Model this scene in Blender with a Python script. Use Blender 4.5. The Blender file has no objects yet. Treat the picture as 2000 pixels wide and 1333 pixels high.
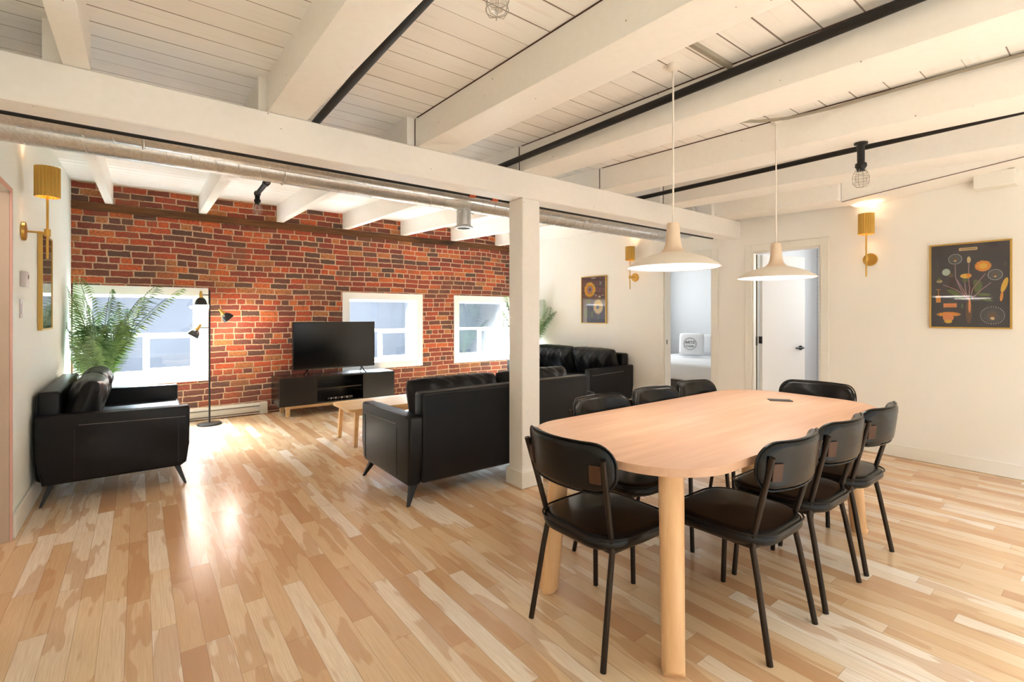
import bpy, bmesh, math, random
from mathutils import Vector, Matrix, Euler
S = bpy.context.scene
PI = math.pi
# ---------------------------------------------------------------- camera
TH = math.atan2(730, 947.6)
cd = bpy.data.cameras.new('camera'); cam = bpy.data.objects.new('camera', cd); S.collection.objects.link(cam)
cam.location = (0, 0, 1.28); cam.rotation_euler = (PI/2, 0, -TH)
cd.sensor_width = 36; cd.lens = 947.6/2000*36; cd.shift_y = -(666.5-616)/2000; cd.clip_start = .05
S.camera = cam
S.view_settings.view_transform = 'Standard'; S.view_settings.look = 'None'
S.view_settings.exposure = 0.85; S.view_settings.gamma = 1; S.view_settings.use_curve_mapping = False
S.cycles.use_denoising = True
S.cycles.max_bounces = 10; S.cycles.diffuse_bounces = 6; S.cycles.transparent_max_bounces = 16
S.cycles.sample_clamp_indirect = 40.0
# ---------------------------------------------------------------- world
W = bpy.data.worlds.new('sky'); S.world = W; W.use_nodes = True
W.node_tree.nodes['Background'].inputs[0].default_value = (.80, .90, 1.0, 1)
W.node_tree.nodes['Background'].inputs[1].default_value = 1.0
# ---------------------------------------------------------------- daylight and added fill lights
def area(name, loc, rot, sx, sy, power, col=(1, 1, 1), spread=PI):
    l = bpy.data.lights.new(name, 'AREA'); l.shape = 'RECTANGLE'; l.size = sx; l.size_y = sy
    l.energy = power; l.color = col; l.spread = spread
    o = bpy.data.objects.new(name, l); S.collection.objects.link(o); o.location = loc; o.rotation_euler = rot
    return o
def point(name, loc, power, col, r=.02, parent=None):
    l = bpy.data.lights.new(name, 'POINT'); l.energy = power; l.color = col; l.shadow_soft_size = r
    o = bpy.data.objects.new(name, l); S.collection.objects.link(o); o.location = loc
    if parent: o.parent = parent
    return o
area('sky_light_over_alley', (2.5, 10.3, 4.7), (math.radians(-47), 0, 0), 10, 3.0, 27000, (.76, .89, 1.0))
area('sky_light_over_street', (1.6, -4.4, 4.3), (math.radians(36), 0, 0), 8, 2.4, 2900, (.68, .85, 1.0))  # added outside the unseen front windows to brighten the dining side
area('daylight_bedroom_window', (7.0, 5.72, 1.7), (math.radians(-90), 0, 0), 1.6, 1.2, 17, (.96, .98, 1.0))  # unseen fill added to brighten the bedroom; no window is built here
area('daylight_bathroom_window', (7.45, 1.6, 1.7), (0, math.radians(90), 0), 1.0, .8, 14, (.97, .98, 1.0))  # unseen fill added to brighten the bathroom, likewise without a window
WARM = (1.0, .91, .82)
XL, XR, YB, YF = -.57, 5.43, 7.0, -2.5
def ceilz(y): return 2.535 + (.047 if y > 2.785 else .033)*(y-2.785)
# ---------------------------------------------------------------- helpers
def link(o): S.collection.objects.link(o); return o
def finish(bm, smooth=35):
    bmesh.ops.recalc_face_normals(bm, faces=bm.faces[:])
    if smooth:
        for f in bm.faces: f.smooth = True
        a = math.radians(smooth)
        for e in bm.edges:
            if len(e.link_faces) == 2 and e.calc_face_angle(0) > a: e.smooth = False
def obj(name, bm, mats, parent=None, label=None, smooth=35, loc=None, rot=None):
    finish(bm, smooth)
    me = bpy.data.meshes.new(name); bm.to_mesh(me); bm.free()
    for m in (mats if isinstance(mats, (list, tuple)) else [mats]): me.materials.append(m)
    o = bpy.data.objects.new(name, me); link(o)
    if parent: o.parent = parent
    if loc is not None: o.location = loc
    if rot is not None: o.rotation_euler = rot
    if label: o['label'] = label
    return o
def thing(name, label, cat, loc=(0, 0, 0), rz=0, group=None):
    o = bpy.data.objects.new(name, None); link(o); o.empty_display_size = .1
    o.location = loc; o.rotation_euler = (0, 0, rz); o['label'] = label; o['category'] = cat
    if group: o['group'] = group
    return o
def tag(o, label, cat, group=None):
    o['label'] = label; o['category'] = cat
    if group: o['group'] = group
    return o
def struct(o, label=None):
    o['kind'] = 'structure'
    if label: o['label'] = label
    return o
def dup(root, loc, rz, label):
    r = root.copy(); link(r); r.location = loc; r.rotation_euler = (0, 0, rz); r['label'] = label
    def rec(a, b):
        for ch in list(a.children):
            c = ch.copy(); link(c); c.parent = b; rec(ch, c)
    rec(root, r)
    return r
def BM(): return bmesh.new()
def box(bm, x0, x1, y0, y1, z0, z1, bev=0, seg=2, mi=0, M=None):
    t = bmesh.new(); bmesh.ops.create_cube(t, size=1)
    for v in t.verts: v.co = Vector(((x0+x1)/2+v.co.x*(x1-x0), (y0+y1)/2+v.co.y*(y1-y0), (z0+z1)/2+v.co.z*(z1-z0)))
    if bev: bmesh.ops.bevel(t, geom=t.edges[:], offset=bev, segments=seg, profile=.5, affect='EDGES')
    merge(bm, t, mi, M)
def merge(bm, t, mi=0, M=None):
    d = {}
    for v in t.verts: d[v] = bm.verts.new(M @ v.co if M else v.co)
    for f in t.faces:
        try:
            g = bm.faces.new([d[v] for v in f.verts]); g.material_index = mi
        except ValueError: pass
    t.free()
def tube(bm, pts, r, seg=10, cap=True, mi=0):
    pts = [Vector(p) for p in pts]; n = len(pts); rs = r if isinstance(r, (list, tuple)) else [r]*n
    rings = []; up = None
    for i, p in enumerate(pts):
        d = (pts[min(i+1, n-1)]-pts[max(i-1, 0)]).normalized()
        if up is None: up = Vector((0, 0, 1)) if abs(d.z) < .9 else Vector((0, 1, 0))
        a = d.cross(up).normalized(); up = a.cross(d).normalized()
        rings.append([bm.verts.new(p+(a*math.cos(2*PI*k/seg)+up*math.sin(2*PI*k/seg))*rs[i]) for k in range(seg)])
    for i in range(n-1):
        for k in range(seg):
            f = bm.faces.new((rings[i][k], rings[i][(k+1) % seg], rings[i+1][(k+1) % seg], rings[i+1][k])); f.material_index = mi
    if cap:
        for q in (rings[0], rings[-1]):
            f = bm.faces.new(q); f.material_index = mi
def lathe(bm, prof, seg=32, M=None, mi=0):
    rings = []
    for r, z in prof:
        if r < 1e-5: rings.append([bm.verts.new(M @ Vector((0, 0, z)) if M else Vector((0, 0, z)))])
        else: rings.append([bm.verts.new((M @ v) if M else v) for v in [Vector((r*math.cos(2*PI*k/seg), r*math.sin(2*PI*k/seg), z)) for k in range(seg)]])
    for a, b in zip(rings, rings[1:]):
        for k in range(seg):
            k2 = (k+1) % seg
            if len(a) == 1 and len(b) == 1: continue
            if len(a) == 1: f = bm.faces.new((a[0], b[k], b[k2]))
            elif len(b) == 1: f = bm.faces.new((a[k], a[k2], b[0]))
            else: f = bm.faces.new((a[k], a[k2], b[k2], b[k]))
            f.material_index = mi
def prism(bm, poly, axis, a0, a1, mi=0):
    """poly in the other two axes, extruded along axis"""
    def mk(p, a): return Vector({'x': (a, p[0], p[1]), 'y': (p[0], a, p[1]), 'z': (p[0], p[1], a)}[axis])
    A = [bm.verts.new(mk(p, a0)) for p in poly]; B = [bm.verts.new(mk(p, a1)) for p in poly]; n = len(poly)
    for i in range(n):
        f = bm.faces.new((A[i], A[(i+1) % n], B[(i+1) % n], B[i])); f.material_index = mi
    for q in (A, B):
        f = bm.faces.new(q); f.material_index = mi
def rrect(w, h, r, n=8, sub=8):
    pts = []
    cs = [(w/2-r, h/2-r, 0), (-w/2+r, h/2-r, 90), (-w/2+r, -h/2+r, 180), (w/2-r, -h/2+r, 270)]
    for q, (cx, cy, a0) in enumerate(cs):
        arc = [(cx+r*math.cos(math.radians(a0+90*i/n)), cy+r*math.sin(math.radians(a0+90*i/n))) for i in range(n+1)]
        pts += arc
        nx = cs[(q+1) % 4]; a = math.radians(nx[2]); e = (nx[0]+r*math.cos(a), nx[1]+r*math.sin(a))
        for i in range(1, sub): pts.append((arc[-1][0]+(e[0]-arc[-1][0])*i/sub, arc[-1][1]+(e[1]-arc[-1][1])*i/sub))
    return pts
def pad(w, h, t, r, bulge=.35, rings=9, fn=None):
    """soft upholstered pad: rounded rectangle in x/z, thickness along y"""
    bm = BM(); ol = rrect(w, h, r); n = len(ol)
    R = []
    def ring(s, y): return [bm.verts.new((p[0]*s, y, p[1]*s)) for p in ol]
    e = min(w, h)/2
    prof = []
    for i in range(rings):
        a = i/(rings-1)*PI/2
        prof.append((1-(t*.5)*(1-math.cos(PI/2-a))/e, math.cos(a)))
    for i in range(rings):                       # front: rim -> inner
        a = i/(rings-1)*PI/2
        R.append(ring(1-(t*.5/e)*(1-math.cos(a)), -t/2*math.sin(a)))
    fr = R[-1]
    for s in (.75, .5, .25): R.append(ring((1-t*.5/e)*s, -t/2-t*bulge*(1-s)))
    last = bm.verts.new((0, -t/2-t*bulge, 0))
    B = [R[0]]
    for i in range(1, rings):
        a = i/(rings-1)*PI/2
        B.append(ring(1-(t*.5/e)*(1-math.cos(a)), t/2*math.sin(a)))
    for s in (.75, .5, .25): B.append(ring((1-t*.5/e)*s, t/2+t*bulge*.3*(1-s)))
    bl = bm.verts.new((0, t/2+t*bulge*.3, 0))
    for L, c in ((R, last), (B, bl)):
        for a, b in zip(L, L[1:]):
            for k in range(n): bm.faces.new((a[k], a[(k+1) % n], b[(k+1) % n], b[k]))
        for k in range(n): bm.faces.new((L[-1][k], L[-1][(k+1) % n], c))
    if fn:
        for v in bm.verts: v.co = Vector(fn(v.co))
    return bm
# ---------------------------------------------------------------- materials
class NT:
    def __init__(s, name):
        s.m = bpy.data.materials.new(name); s.m.use_nodes = True; s.t = s.m.node_tree; s.N = s.t.nodes; s.L = s.t.links
        s.b = s.N['Principled BSDF']
    def n(s, typ, **kw):
        q = s.N.new(typ)
        for k, v in kw.items():
            if k.startswith('i_'):
                q.inputs[k[2:].replace('_', ' ')].default_value = v
            else: setattr(q, k, v)
        return q
    def l(s, a, b): s.L.new(a, b)
    def math(s, op, a, b=None, c=None):
        q = s.N.new('ShaderNodeMath'); q.operation = op
        for i, v in enumerate((a, b, c)):
            if v is None: continue
            if isinstance(v, (int, float)): q.inputs[i].default_value = v
            else: s.l(v, q.inputs[i])
        return q.outputs[0]
    def mix(s, f, a, b, blend='MIX'):
        q = s.N.new('ShaderNodeMix'); q.data_type = 'RGBA'; q.blend_type = blend
        for i, v in ((0, f), (6, a), (7, b)):
            if isinstance(v, (int, float)): q.inputs[i].default_value = v
            elif isinstance(v, tuple): q.inputs[i].default_value = v if len(v) == 4 else v+(1,)
            else: s.l(v, q.inputs[i])
        return q.outputs[2]
    def ramp(s, f, stops, interp='LINEAR'):
        q = s.N.new('ShaderNodeValToRGB'); q.color_ramp.interpolation = interp
        e = q.color_ramp.elements
        while len(e) > 1: e.remove(e[0])
        for i, (p, c) in enumerate(stops):
            el = e[0] if i == 0 else e.new(p)
            el.position = p; el.color = c if len(c) == 4 else c+(1,)
        s.l(f, q.inputs[0]); return q.outputs[0]
    def bump(s, h, st=.3, d=.01):
        q = s.N.new('ShaderNodeBump'); q.inputs['Strength'].default_value = st; q.inputs['Distance'].default_value = d
        s.l(h, q.inputs['Height']); s.l(q.outputs[0], s.b.inputs['Normal'])
    def set(s, **kw):
        for k, v in kw.items():
            k = k.replace('_', ' ')
            i = s.b.inputs[k]
            if isinstance(v, tuple): i.default_value = v+(1,) if len(v) == 3 else v
            elif isinstance(v, (int, float)): i.default_value = v
            else: s.l(v, i)
def srgb(r, g, b):
    f = lambda c: (c/255/12.92) if c/255 <= .04045 else ((c/255+.055)/1.055)**2.4
    return (f(r), f(g), f(b))
def simple(name, col, rough=.5, metal=0, noise=0, nscale=20, bump=0, bscale=60, spec=.5, coat=0):
    s = NT(name); s.set(Roughness=rough, Metallic=metal); s.b.inputs['Specular IOR Level'].default_value = spec
    if coat: s.set(Coat_Weight=coat, Coat_Roughness=.15)
    tc = s.n('ShaderNodeTexCoord').outputs['Object']
    nz = s.n('ShaderNodeTexNoise', i_Scale=nscale, i_Detail=3.0); s.l(tc, nz.inputs['Vector'])
    dk = tuple(c*(1-noise) for c in col)
    s.set(Base_Color=s.mix(nz.outputs[0], dk, col))
    if bump:
        n2 = s.n('ShaderNodeTexNoise', i_Scale=bscale, i_Detail=4.0); s.l(tc, n2.inputs['Vector']); s.bump(n2.outputs[0], bump, .004)
    return s.m
def emis(name, col, st):
    s = NT(name); s.set(Base_Color=col, Emission_Color=col, Emission_Strength=st); return s.m
M_wall = simple('painted_plaster', srgb(244, 240, 232), .75, noise=.02, nscale=2, bump=.05, bscale=180)
M_wallL = simple('painted_plaster_cool', srgb(240, 244, 238), .75, noise=.02, nscale=2, bump=.05, bscale=180)
M_white = simple('white_trim_paint', srgb(240, 236, 226), .45, noise=.02, nscale=5)
M_whitewin = simple('window_frame_white', srgb(244, 244, 242), .4, noise=.01, nscale=5)
M_taupe = simple('hallway_paint', srgb(200, 184, 168), .7, noise=.03, nscale=2)
def leather(name, col, rough=.38):
    s = NT(name); s.b.inputs['Specular IOR Level'].default_value = .27; tc = s.n('ShaderNodeTexCoord').outputs['Object']
    vo = s.n('ShaderNodeTexVoronoi', i_Scale=260.0); s.l(tc, vo.inputs['Vector'])
    nz = s.n('ShaderNodeTexNoise', i_Scale=9.0, i_Detail=4.0); s.l(tc, nz.inputs['Vector'])
    s.set(Base_Color=s.mix(nz.outputs[0], tuple(c*.9 for c in col), tuple(c*1.1 for c in col)))
    s.set(Roughness=rough)
    h = s.math('ADD', s.math('MULTIPLY', vo.outputs['Distance'], .5), s.math('MULTIPLY', nz.outputs[0], .25))
    s.bump(h, .05, .001); return s.m
M_sofa = leather('black_sofa_leather', srgb(17, 18, 20), .36)
M_chair = leather('black_chair_leather', srgb(13, 12, 12), .27)
M_leg = simple('dark_bronze_metal', srgb(52, 42, 34), .38, .7, noise=.2, nscale=40)
M_bracket = simple('brown_bracket', srgb(74, 46, 28), .45, .4, noise=.2, nscale=40)
M_black = simple('black_satin', srgb(20, 20, 21), .4, noise=.1, nscale=30)
M_blackpipe = simple('black_iron_pipe', srgb(22, 21, 20), .5, .2, noise=.2, nscale=30)
M_gloss = simple('glossy_black', srgb(16, 16, 17), .12, noise=.05, nscale=5)
M_screen = simple('tv_screen_glass', srgb(7, 7, 8), .16, noise=.05, nscale=5)
M_console = simple('black_console_lacquer', srgb(17, 16, 16), .25, noise=.12, nscale=12)
M_brass = simple('brushed_brass', srgb(214, 172, 88), .32, .85, noise=.1, nscale=50)
M_brassframe = simple('gold_frame', srgb(205, 168, 92), .35, .7, noise=.1, nscale=50)
M_thread = simple('pale_stitching', srgb(150, 145, 140), .7)
M_soil = simple('potting_soil', srgb(60, 45, 35), .9, noise=.5, nscale=60)
M_stem = simple('palm_stem', srgb(110, 128, 70), .6, noise=.3, nscale=20)
M_leaf = simple('palm_leaf_green', srgb(92, 132, 62), .45, noise=.45, nscale=8)
M_leafd = simple('palm_leaf_pale', srgb(140, 172, 98), .5, noise=.3, nscale=8)
M_potg = simple('grey_planter', srgb(90, 88, 86), .6, noise=.1)
M_sheet = simple('white_bedding', srgb(228, 230, 233), .85, noise=.03, nscale=6, bump=.2, bscale=8)
M_gray = simple('grey_upholstery', srgb(120, 118, 118), .8, noise=.2, nscale=30)
M_plastic = simple('white_plastic', srgb(214, 206, 208), .4)
M_red = simple('orange_red_coupling', srgb(200, 90, 50), .5)
M_heater = simple('heater_enamel', srgb(206, 200, 190), .45)
M_pend = simple('pendant_white_enamel', srgb(232, 224, 212), .5, noise=.02)
M_pendwood = simple('pendant_pale_wood', srgb(230, 206, 180), .4, noise=.12, nscale=15)
M_copper = simple('pink_casing_edge', srgb(222, 178, 166), .5)
M_conduit = simple('grey_conduit', srgb(168, 160, 145), .4, .4, noise=.1)
M_bed = simple('dark_bed_base', srgb(70, 64, 62), .8)
def steel():
    s = NT('galvanised_steel'); tc = s.n('ShaderNodeTexCoord').outputs['Object']
    v = s.n('ShaderNodeTexVoronoi', i_Scale=110.0); s.l(tc, v.inputs['Vector'])
    c = s.ramp(v.outputs['Color'], [(0, srgb(198, 198, 196)), (1, srgb(222, 222, 220))])
    s.set(Base_Color=c, Metallic=.75, Roughness=.34); return s.m
M_steel = steel()
def glass(name, tint=(1, 1, 1), gl=.08):
    s = NT(name); out = s.N['Material Output']
    tr = s.n('ShaderNodeBsdfTransparent'); tr.inputs[0].default_value = tint+(1,)
    g = s.n('ShaderNodeBsdfGlossy'); g.inputs['Roughness'].default_value = .03
    mx = s.n('ShaderNodeMixShader'); lw = s.n('ShaderNodeLayerWeight'); lw.inputs[0].default_value = .35
    s.l(s.math('MULTIPLY_ADD', lw.outputs['Facing'], .5, gl), mx.inputs[0])
    s.l(tr.outputs[0], mx.inputs[1]); s.l(g.outputs[0], mx.inputs[2]); s.l(mx.outputs[0], out.inputs[0]); return s.m
M_glass = glass('window_glass', (.97, .98, .98), .03)
M_bulb = glass('clear_bulb_glass', (.96, .95, .93), .05)
M_picglass = glass('picture_glass', (1, 1, 1), .05)
def floor_mat():
    s = NT('maple_floorboards'); g = s.n('ShaderNodeNewGeometry').outputs['Position']
    sp = s.n('ShaderNodeSeparateXYZ'); s.l(g, sp.inputs[0]); X, Y = sp.outputs[0], sp.outputs[1]
    u = s.math('DIVIDE', s.math('ADD', X, 10.0), .083); row = s.math('FLOOR', u); fu = s.math('FRACT', u)
    w1 = s.n('ShaderNodeTexWhiteNoise', noise_dimensions='1D'); s.l(row, w1.inputs['W'])
    ln = s.math('MULTIPLY_ADD', w1.outputs[0], .5, .55)
    w2 = s.n('ShaderNodeTexWhiteNoise', noise_dimensions='1D'); s.l(s.math('ADD', row, 77.3), w2.inputs['W'])
    v = s.math('ADD', s.math('DIVIDE', s.math('ADD', Y, 20.0), ln), s.math('MULTIPLY', w2.outputs[0], 9.0))
    idx = s.math('FLOOR', v); fv = s.math('FRACT', v)
    cb = s.n('ShaderNodeCombineXYZ'); s.l(row, cb.inputs[0]); s.l(idx, cb.inputs[1])
    w3 = s.n('ShaderNodeTexWhiteNoise', noise_dimensions='3D'); s.l(cb.outputs[0], w3.inputs['Vector'])
    base = s.ramp(w3.outputs['Value'], [(0, srgb(198, 154, 114)), (.14, srgb(214, 175, 134)), (.4, srgb(227, 195, 156)), (.64, srgb(234, 208, 172)), (.78, srgb(239, 220, 194)), (1, srgb(247, 234, 216))])
    # heartwood figure inside each board
    off = s.n('ShaderNodeVectorMath', operation='SCALE'); s.l(w3.outputs['Color'], off.inputs[0]); off.inputs['Scale'].default_value = 60
    mp = s.n('ShaderNodeMapping'); s.l(g, mp.inputs[0]); mp.inputs['Scale'].default_value = (9, 1.6, 1)
    ad = s.n('ShaderNodeVectorMath', operation='ADD'); s.l(mp.outputs[0], ad.inputs[0]); s.l(off.outputs[0], ad.inputs[1])
    nz = s.n('ShaderNodeTexNoise', i_Scale=1.3, i_Detail=2.0); s.l(ad.outputs[0], nz.inputs['Vector'])
    heart = s.ramp(nz.outputs[0], [(.535, (0, 0, 0)), (.56, (1, 1, 1))])
    hv = s.n('ShaderNodeSeparateColor'); s.l(heart, hv.inputs[0])
    c = s.mix(s.math('MULTIPLY', hv.outputs[0], .55), base, srgb(200, 154, 112))
    mp2 = s.n('ShaderNodeMapping'); s.l(ad.outputs[0], mp2.inputs[0]); mp2.inputs['Scale'].default_value = (9, 1.3, 1)
    n2 = s.n('ShaderNodeTexNoise', i_Scale=3.0, i_Detail=5.0, i_Roughness=.6); s.l(mp2.outputs[0], n2.inputs['Vector'])
    c = s.mix(s.math('MULTIPLY', s.math('SUBTRACT', n2.outputs[0], .35), .9), c, srgb(178, 122, 74), 'MULTIPLY') if False else s.mix(s.ramp(n2.outputs[0], [(.4, (0, 0, 0)), (.75, (.5, .5, .5))]), c, srgb(196, 154, 116))
    # gaps
    eu = s.math('MINIMUM', fu, s.math('SUBTRACT', 1.0, fu)); ev = s.math('MULTIPLY', s.math('MINIMUM', fv, s.math('SUBTRACT', 1.0, fv)), s.math('DIVIDE', ln, .083))
    e = s.math('MINIMUM', eu, ev); gap = s.math('LESS_THAN', e, .012)
    c = s.mix(s.math('MULTIPLY', gap, .45), c, srgb(120, 82, 50))
    s.set(Base_Color=c); s.set(Roughness=s.math('MULTIPLY_ADD', n2.outputs[0], .10, .20))
    s.set(Coat_Weight=.25, Coat_Roughness=.22)
    s.bump(s.math('MULTIPLY_ADD', gap, -1.0, s.math('MULTIPLY', nz.outputs[0], .3)), .12, .003)
    return s.m
M_floor = floor_mat()
def ceil_mat():
    s = NT('white_ceiling_boards'); g = s.n('ShaderNodeNewGeometry').outputs['Position']
    sp = s.n('ShaderNodeSeparateXYZ'); s.l(g, sp.inputs[0])
    u = s.math('DIVIDE', s.math('ADD', sp.outputs[1], 10.0), .148); row = s.math('FLOOR', u); fu = s.math('FRACT', u)
    w = s.n('ShaderNodeTexWhiteNoise', noise_dimensions='1D'); s.l(row, w.inputs['W'])
    c = s.mix(w.outputs[0], srgb(246, 241, 234), srgb(251, 248, 243))
    mp = s.n('ShaderNodeMapping'); s.l(g, mp.inputs[0]); mp.inputs['Scale'].default_value = (1.5, 18, 1)
    nz = s.n('ShaderNodeTexNoise', i_Scale=3.0, i_Detail=4.0); s.l(mp.outputs[0], nz.inputs['Vector'])
    c = s.mix(s.ramp(nz.outputs[0], [(.55, (0, 0, 0)), (.8, (.3, .3, .3))]), c, srgb(214, 200, 182))
    n1 = s.n('ShaderNodeTexNoise', i_Scale=1.7, i_Detail=1.0); s.l(g, n1.inputs['Vector'])
    th = s.math('MULTIPLY_ADD', s.math('MULTIPLY', w.outputs[0], n1.outputs[0]),   .07, .010)
    gap = s.math('LESS_THAN', fu, th)
    c = s.mix(s.math('MULTIPLY', gap, .85), c, srgb(104, 78, 58))
    s.set(Base_Color=c, Roughness=.55); s.bump(s.math('MULTIPLY_ADD', gap, -1.0, s.math('MULTIPLY', nz.outputs[0], .25)), .3, .006); return s.m
M_ceil = ceil_mat()
def beam_mat():
    s = NT('painted_timber'); g = s.n('ShaderNodeNewGeometry').outputs['Position']
    mp = s.n('ShaderNodeMapping'); s.l(g, mp.inputs[0]); mp.inputs['Scale'].default_value = (6, 6, 6)
    v = s.n('ShaderNodeTexVoronoi', i_Scale=1.6, i_Randomness=1.0); s.l(mp.outputs[0], v.inputs['Vector'])
    hole = s.math('LESS_THAN', v.outputs['Distance'], .036)
    n = s.n('ShaderNodeTexNoise', i_Scale=30.0, i_Detail=3.0); s.l(g, n.inputs['Vector'])
    c = s.mix(n.outputs[0], srgb(244, 239, 231), srgb(250, 246, 240))
    c = s.mix(s.math('MULTIPLY', hole, .7), c, srgb(120, 84, 60))
    s.set(Base_Color=c, Roughness=.5); s.bump(s.math('MULTIPLY_ADD', hole, -1.5, n.outputs[0]), .15, .004); return s.m
M_beam = beam_mat()
def brick_mat():
    s = NT('old_red_brick'); g = s.n('ShaderNodeNewGeometry').outputs['Position']
    n0 = s.n('ShaderNodeTexNoise', i_Scale=14.0, i_Detail=3.0); s.l(g, n0.inputs['Vector'])
    n00 = s.n('ShaderNodeTexNoise', i_Scale=.9, i_Detail=1.0); s.l(g, n00.inputs['Vector'])
    sp = s.n('ShaderNodeSeparateXYZ'); s.l(g, sp.inputs[0])
    Z = s.math('ADD', s.math('ADD', sp.outputs[2], s.math('MULTIPLY', s.math('SUBTRACT', n0.outputs[0], .5), .020)), s.math('MULTIPLY', s.math('SUBTRACT', n00.outputs[0], .5), .06))
    X = s.math('ADD', sp.outputs[0], s.math('MULTIPLY', s.math('SUBTRACT', n0.outputs['Color'], .5), .024))
    v = s.math('DIVIDE', s.math('ADD', Z, 3.0), .0735); row = s.math('FLOOR', v); fv = s.math('FRACT', v)
    hd = s.math('LESS_THAN', s.math('FRACT', s.math('DIVIDE', s.math('ADD', row, .5), 6.0)), .166)   # header course
    w1 = s.n('ShaderNodeTexWhiteNoise', noise_dimensions='1D'); s.l(row, w1.inputs['W'])
    Lb = s.math('MULTIPLY_ADD', hd, -.105, s.math('MULTIPLY_ADD', w1.outputs[0], .012, .208))
    u = s.math('ADD', s.math('DIVIDE', s.math('ADD', X, 5.0), Lb), s.math('MULTIPLY', w1.outputs[0], 5.0)); idx = s.math('FLOOR', u); fu = s.math('FRACT', u)
    cb = s.n('ShaderNodeCombineXYZ'); s.l(row, cb.inputs[0]); s.l(idx, cb.inputs[1])
    w3 = s.n('ShaderNodeTexWhiteNoise', noise_dimensions='3D'); s.l(cb.outputs[0], w3.inputs['Vector'])
    bc = s.ramp(w3.outputs['Value'], [(0, srgb(92, 70, 62)), (.13, srgb(108, 72, 62)), (.26, srgb(126, 62, 52)), (.44, srgb(148, 64, 50)), (.62, srgb(172, 76, 52)), (.76, srgb(196, 86, 50)), (.88, srgb(210, 108, 58)), (.96, srgb(186, 120, 72))])
    n2 = s.n('ShaderNodeTexNoise', i_Scale=45.0, i_Detail=5.0); s.l(g, n2.inputs['Vector'])
    bc = s.mix(s.ramp(n2.outputs[0], [(.42, (0, 0, 0)), (.75, (.8, .8, .8))]), bc, srgb(92, 58, 46))
    nb = s.n('ShaderNodeTexNoise', i_Scale=3.2, i_Detail=3.0); s.l(g, nb.inputs['Vector'])
    bc = s.mix(s.ramp(nb.outputs[0], [(.54, (0, 0, 0)), (.72, (.75, .75, .75))]), bc, srgb(122, 84, 64))
    nm = s.n('ShaderNodeTexNoise', i_Scale=6.0, i_Detail=2.0); s.l(g, nm.inputs['Vector'])
    th = s.math('MULTIPLY_ADD', nm.outputs[0], .008, .0026)
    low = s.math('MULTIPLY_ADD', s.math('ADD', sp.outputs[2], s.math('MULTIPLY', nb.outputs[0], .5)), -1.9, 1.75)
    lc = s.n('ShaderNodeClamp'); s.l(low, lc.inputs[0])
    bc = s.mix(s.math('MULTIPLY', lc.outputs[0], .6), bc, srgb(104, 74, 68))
    du = s.math('MULTIPLY', s.math('MINIMUM', fu, s.math('SUBTRACT', 1.0, fu)), Lb)
    dv = s.math('MULTIPLY', s.math('MINIMUM', fv, s.math('SUBTRACT', 1.0, fv)), .0735)
    d = s.math('MINIMUM', du, dv)
    d = s.math('ADD', d, s.math('MULTIPLY', s.math('SUBTRACT', n2.outputs[0], .5), .008))
    mo = s.math('LESS_THAN', d, th)
    mc = s.mix(nb.outputs[0], srgb(222, 190, 158), srgb(176, 142, 112))
    s.set(Base_Color=s.mix(mo, bc, mc), Roughness=.85)
    h = s.math('ADD', s.math('MINIMUM', s.math('DIVIDE', d, .01), 1.0), s.math('MULTIPLY', n2.outputs[0], .5))
    s.bump(h, .8, .009); return s.m
M_brick = brick_mat()
def wood(name, a, b, axis=0, rough=.4, plank=None):
    s = NT(name); g = s.n('ShaderNodeTexCoord').outputs['Object']
    sc = [14, 14, 14]; sc[axis] = 1.2
    mp = s.n('ShaderNodeMapping'); s.l(g, mp.inputs[0]); mp.inputs['Scale'].default_value = sc
    v = mp.outputs[0]; pk = None
    if plank:
        sp = s.n('ShaderNodeSeparateXYZ'); s.l(g, sp.inputs[0])
        q = s.math('FLOOR', s.math('DIVIDE', s.math('ADD', sp.outputs[1-axis], 5.0), plank))
        w = s.n('ShaderNodeTexWhiteNoise', noise_dimensions='1D'); s.l(q, w.inputs['W']); pk = w.outputs[0]
        sc2 = s.n('ShaderNodeVectorMath', operation='SCALE'); s.l(w.outputs['Color'], sc2.inputs[0]); sc2.inputs['Scale'].default_value = 30
        ad = s.n('ShaderNodeVectorMath', operation='ADD'); s.l(v, ad.inputs[0]); s.l(sc2.outputs[0], ad.inputs[1]); v = ad.outputs[0]
    n1 = s.n('ShaderNodeTexNoise', i_Scale=1.1, i_Detail=5.0, i_Roughness=.6); s.l(v, n1.inputs['Vector'])
    c = s.ramp(n1.outputs[0], [(.3, a), (.7, b)])
    if pk is not None: c = s.mix(s.math('MULTIPLY', pk, .25), c, a)
    s.set(Base_Color=c, Roughness=rough); s.bump(n1.outputs[0], .04, .003); return s.m
M_table = wood('pale_oak_tabletop', srgb(194, 150, 120), srgb(215, 176, 147), 0, .36, .15)
M_tleg = wood('pale_oak_leg', srgb(214, 164, 112), srgb(238, 196, 150), 2, .4)
M_ctable = wood('blond_wood', srgb(220, 176, 120), srgb(240, 204, 154), 0, .4)
M_timber = wood('weathered_timber', srgb(46, 28, 16), srgb(128, 80, 40), 0, .8)
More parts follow.
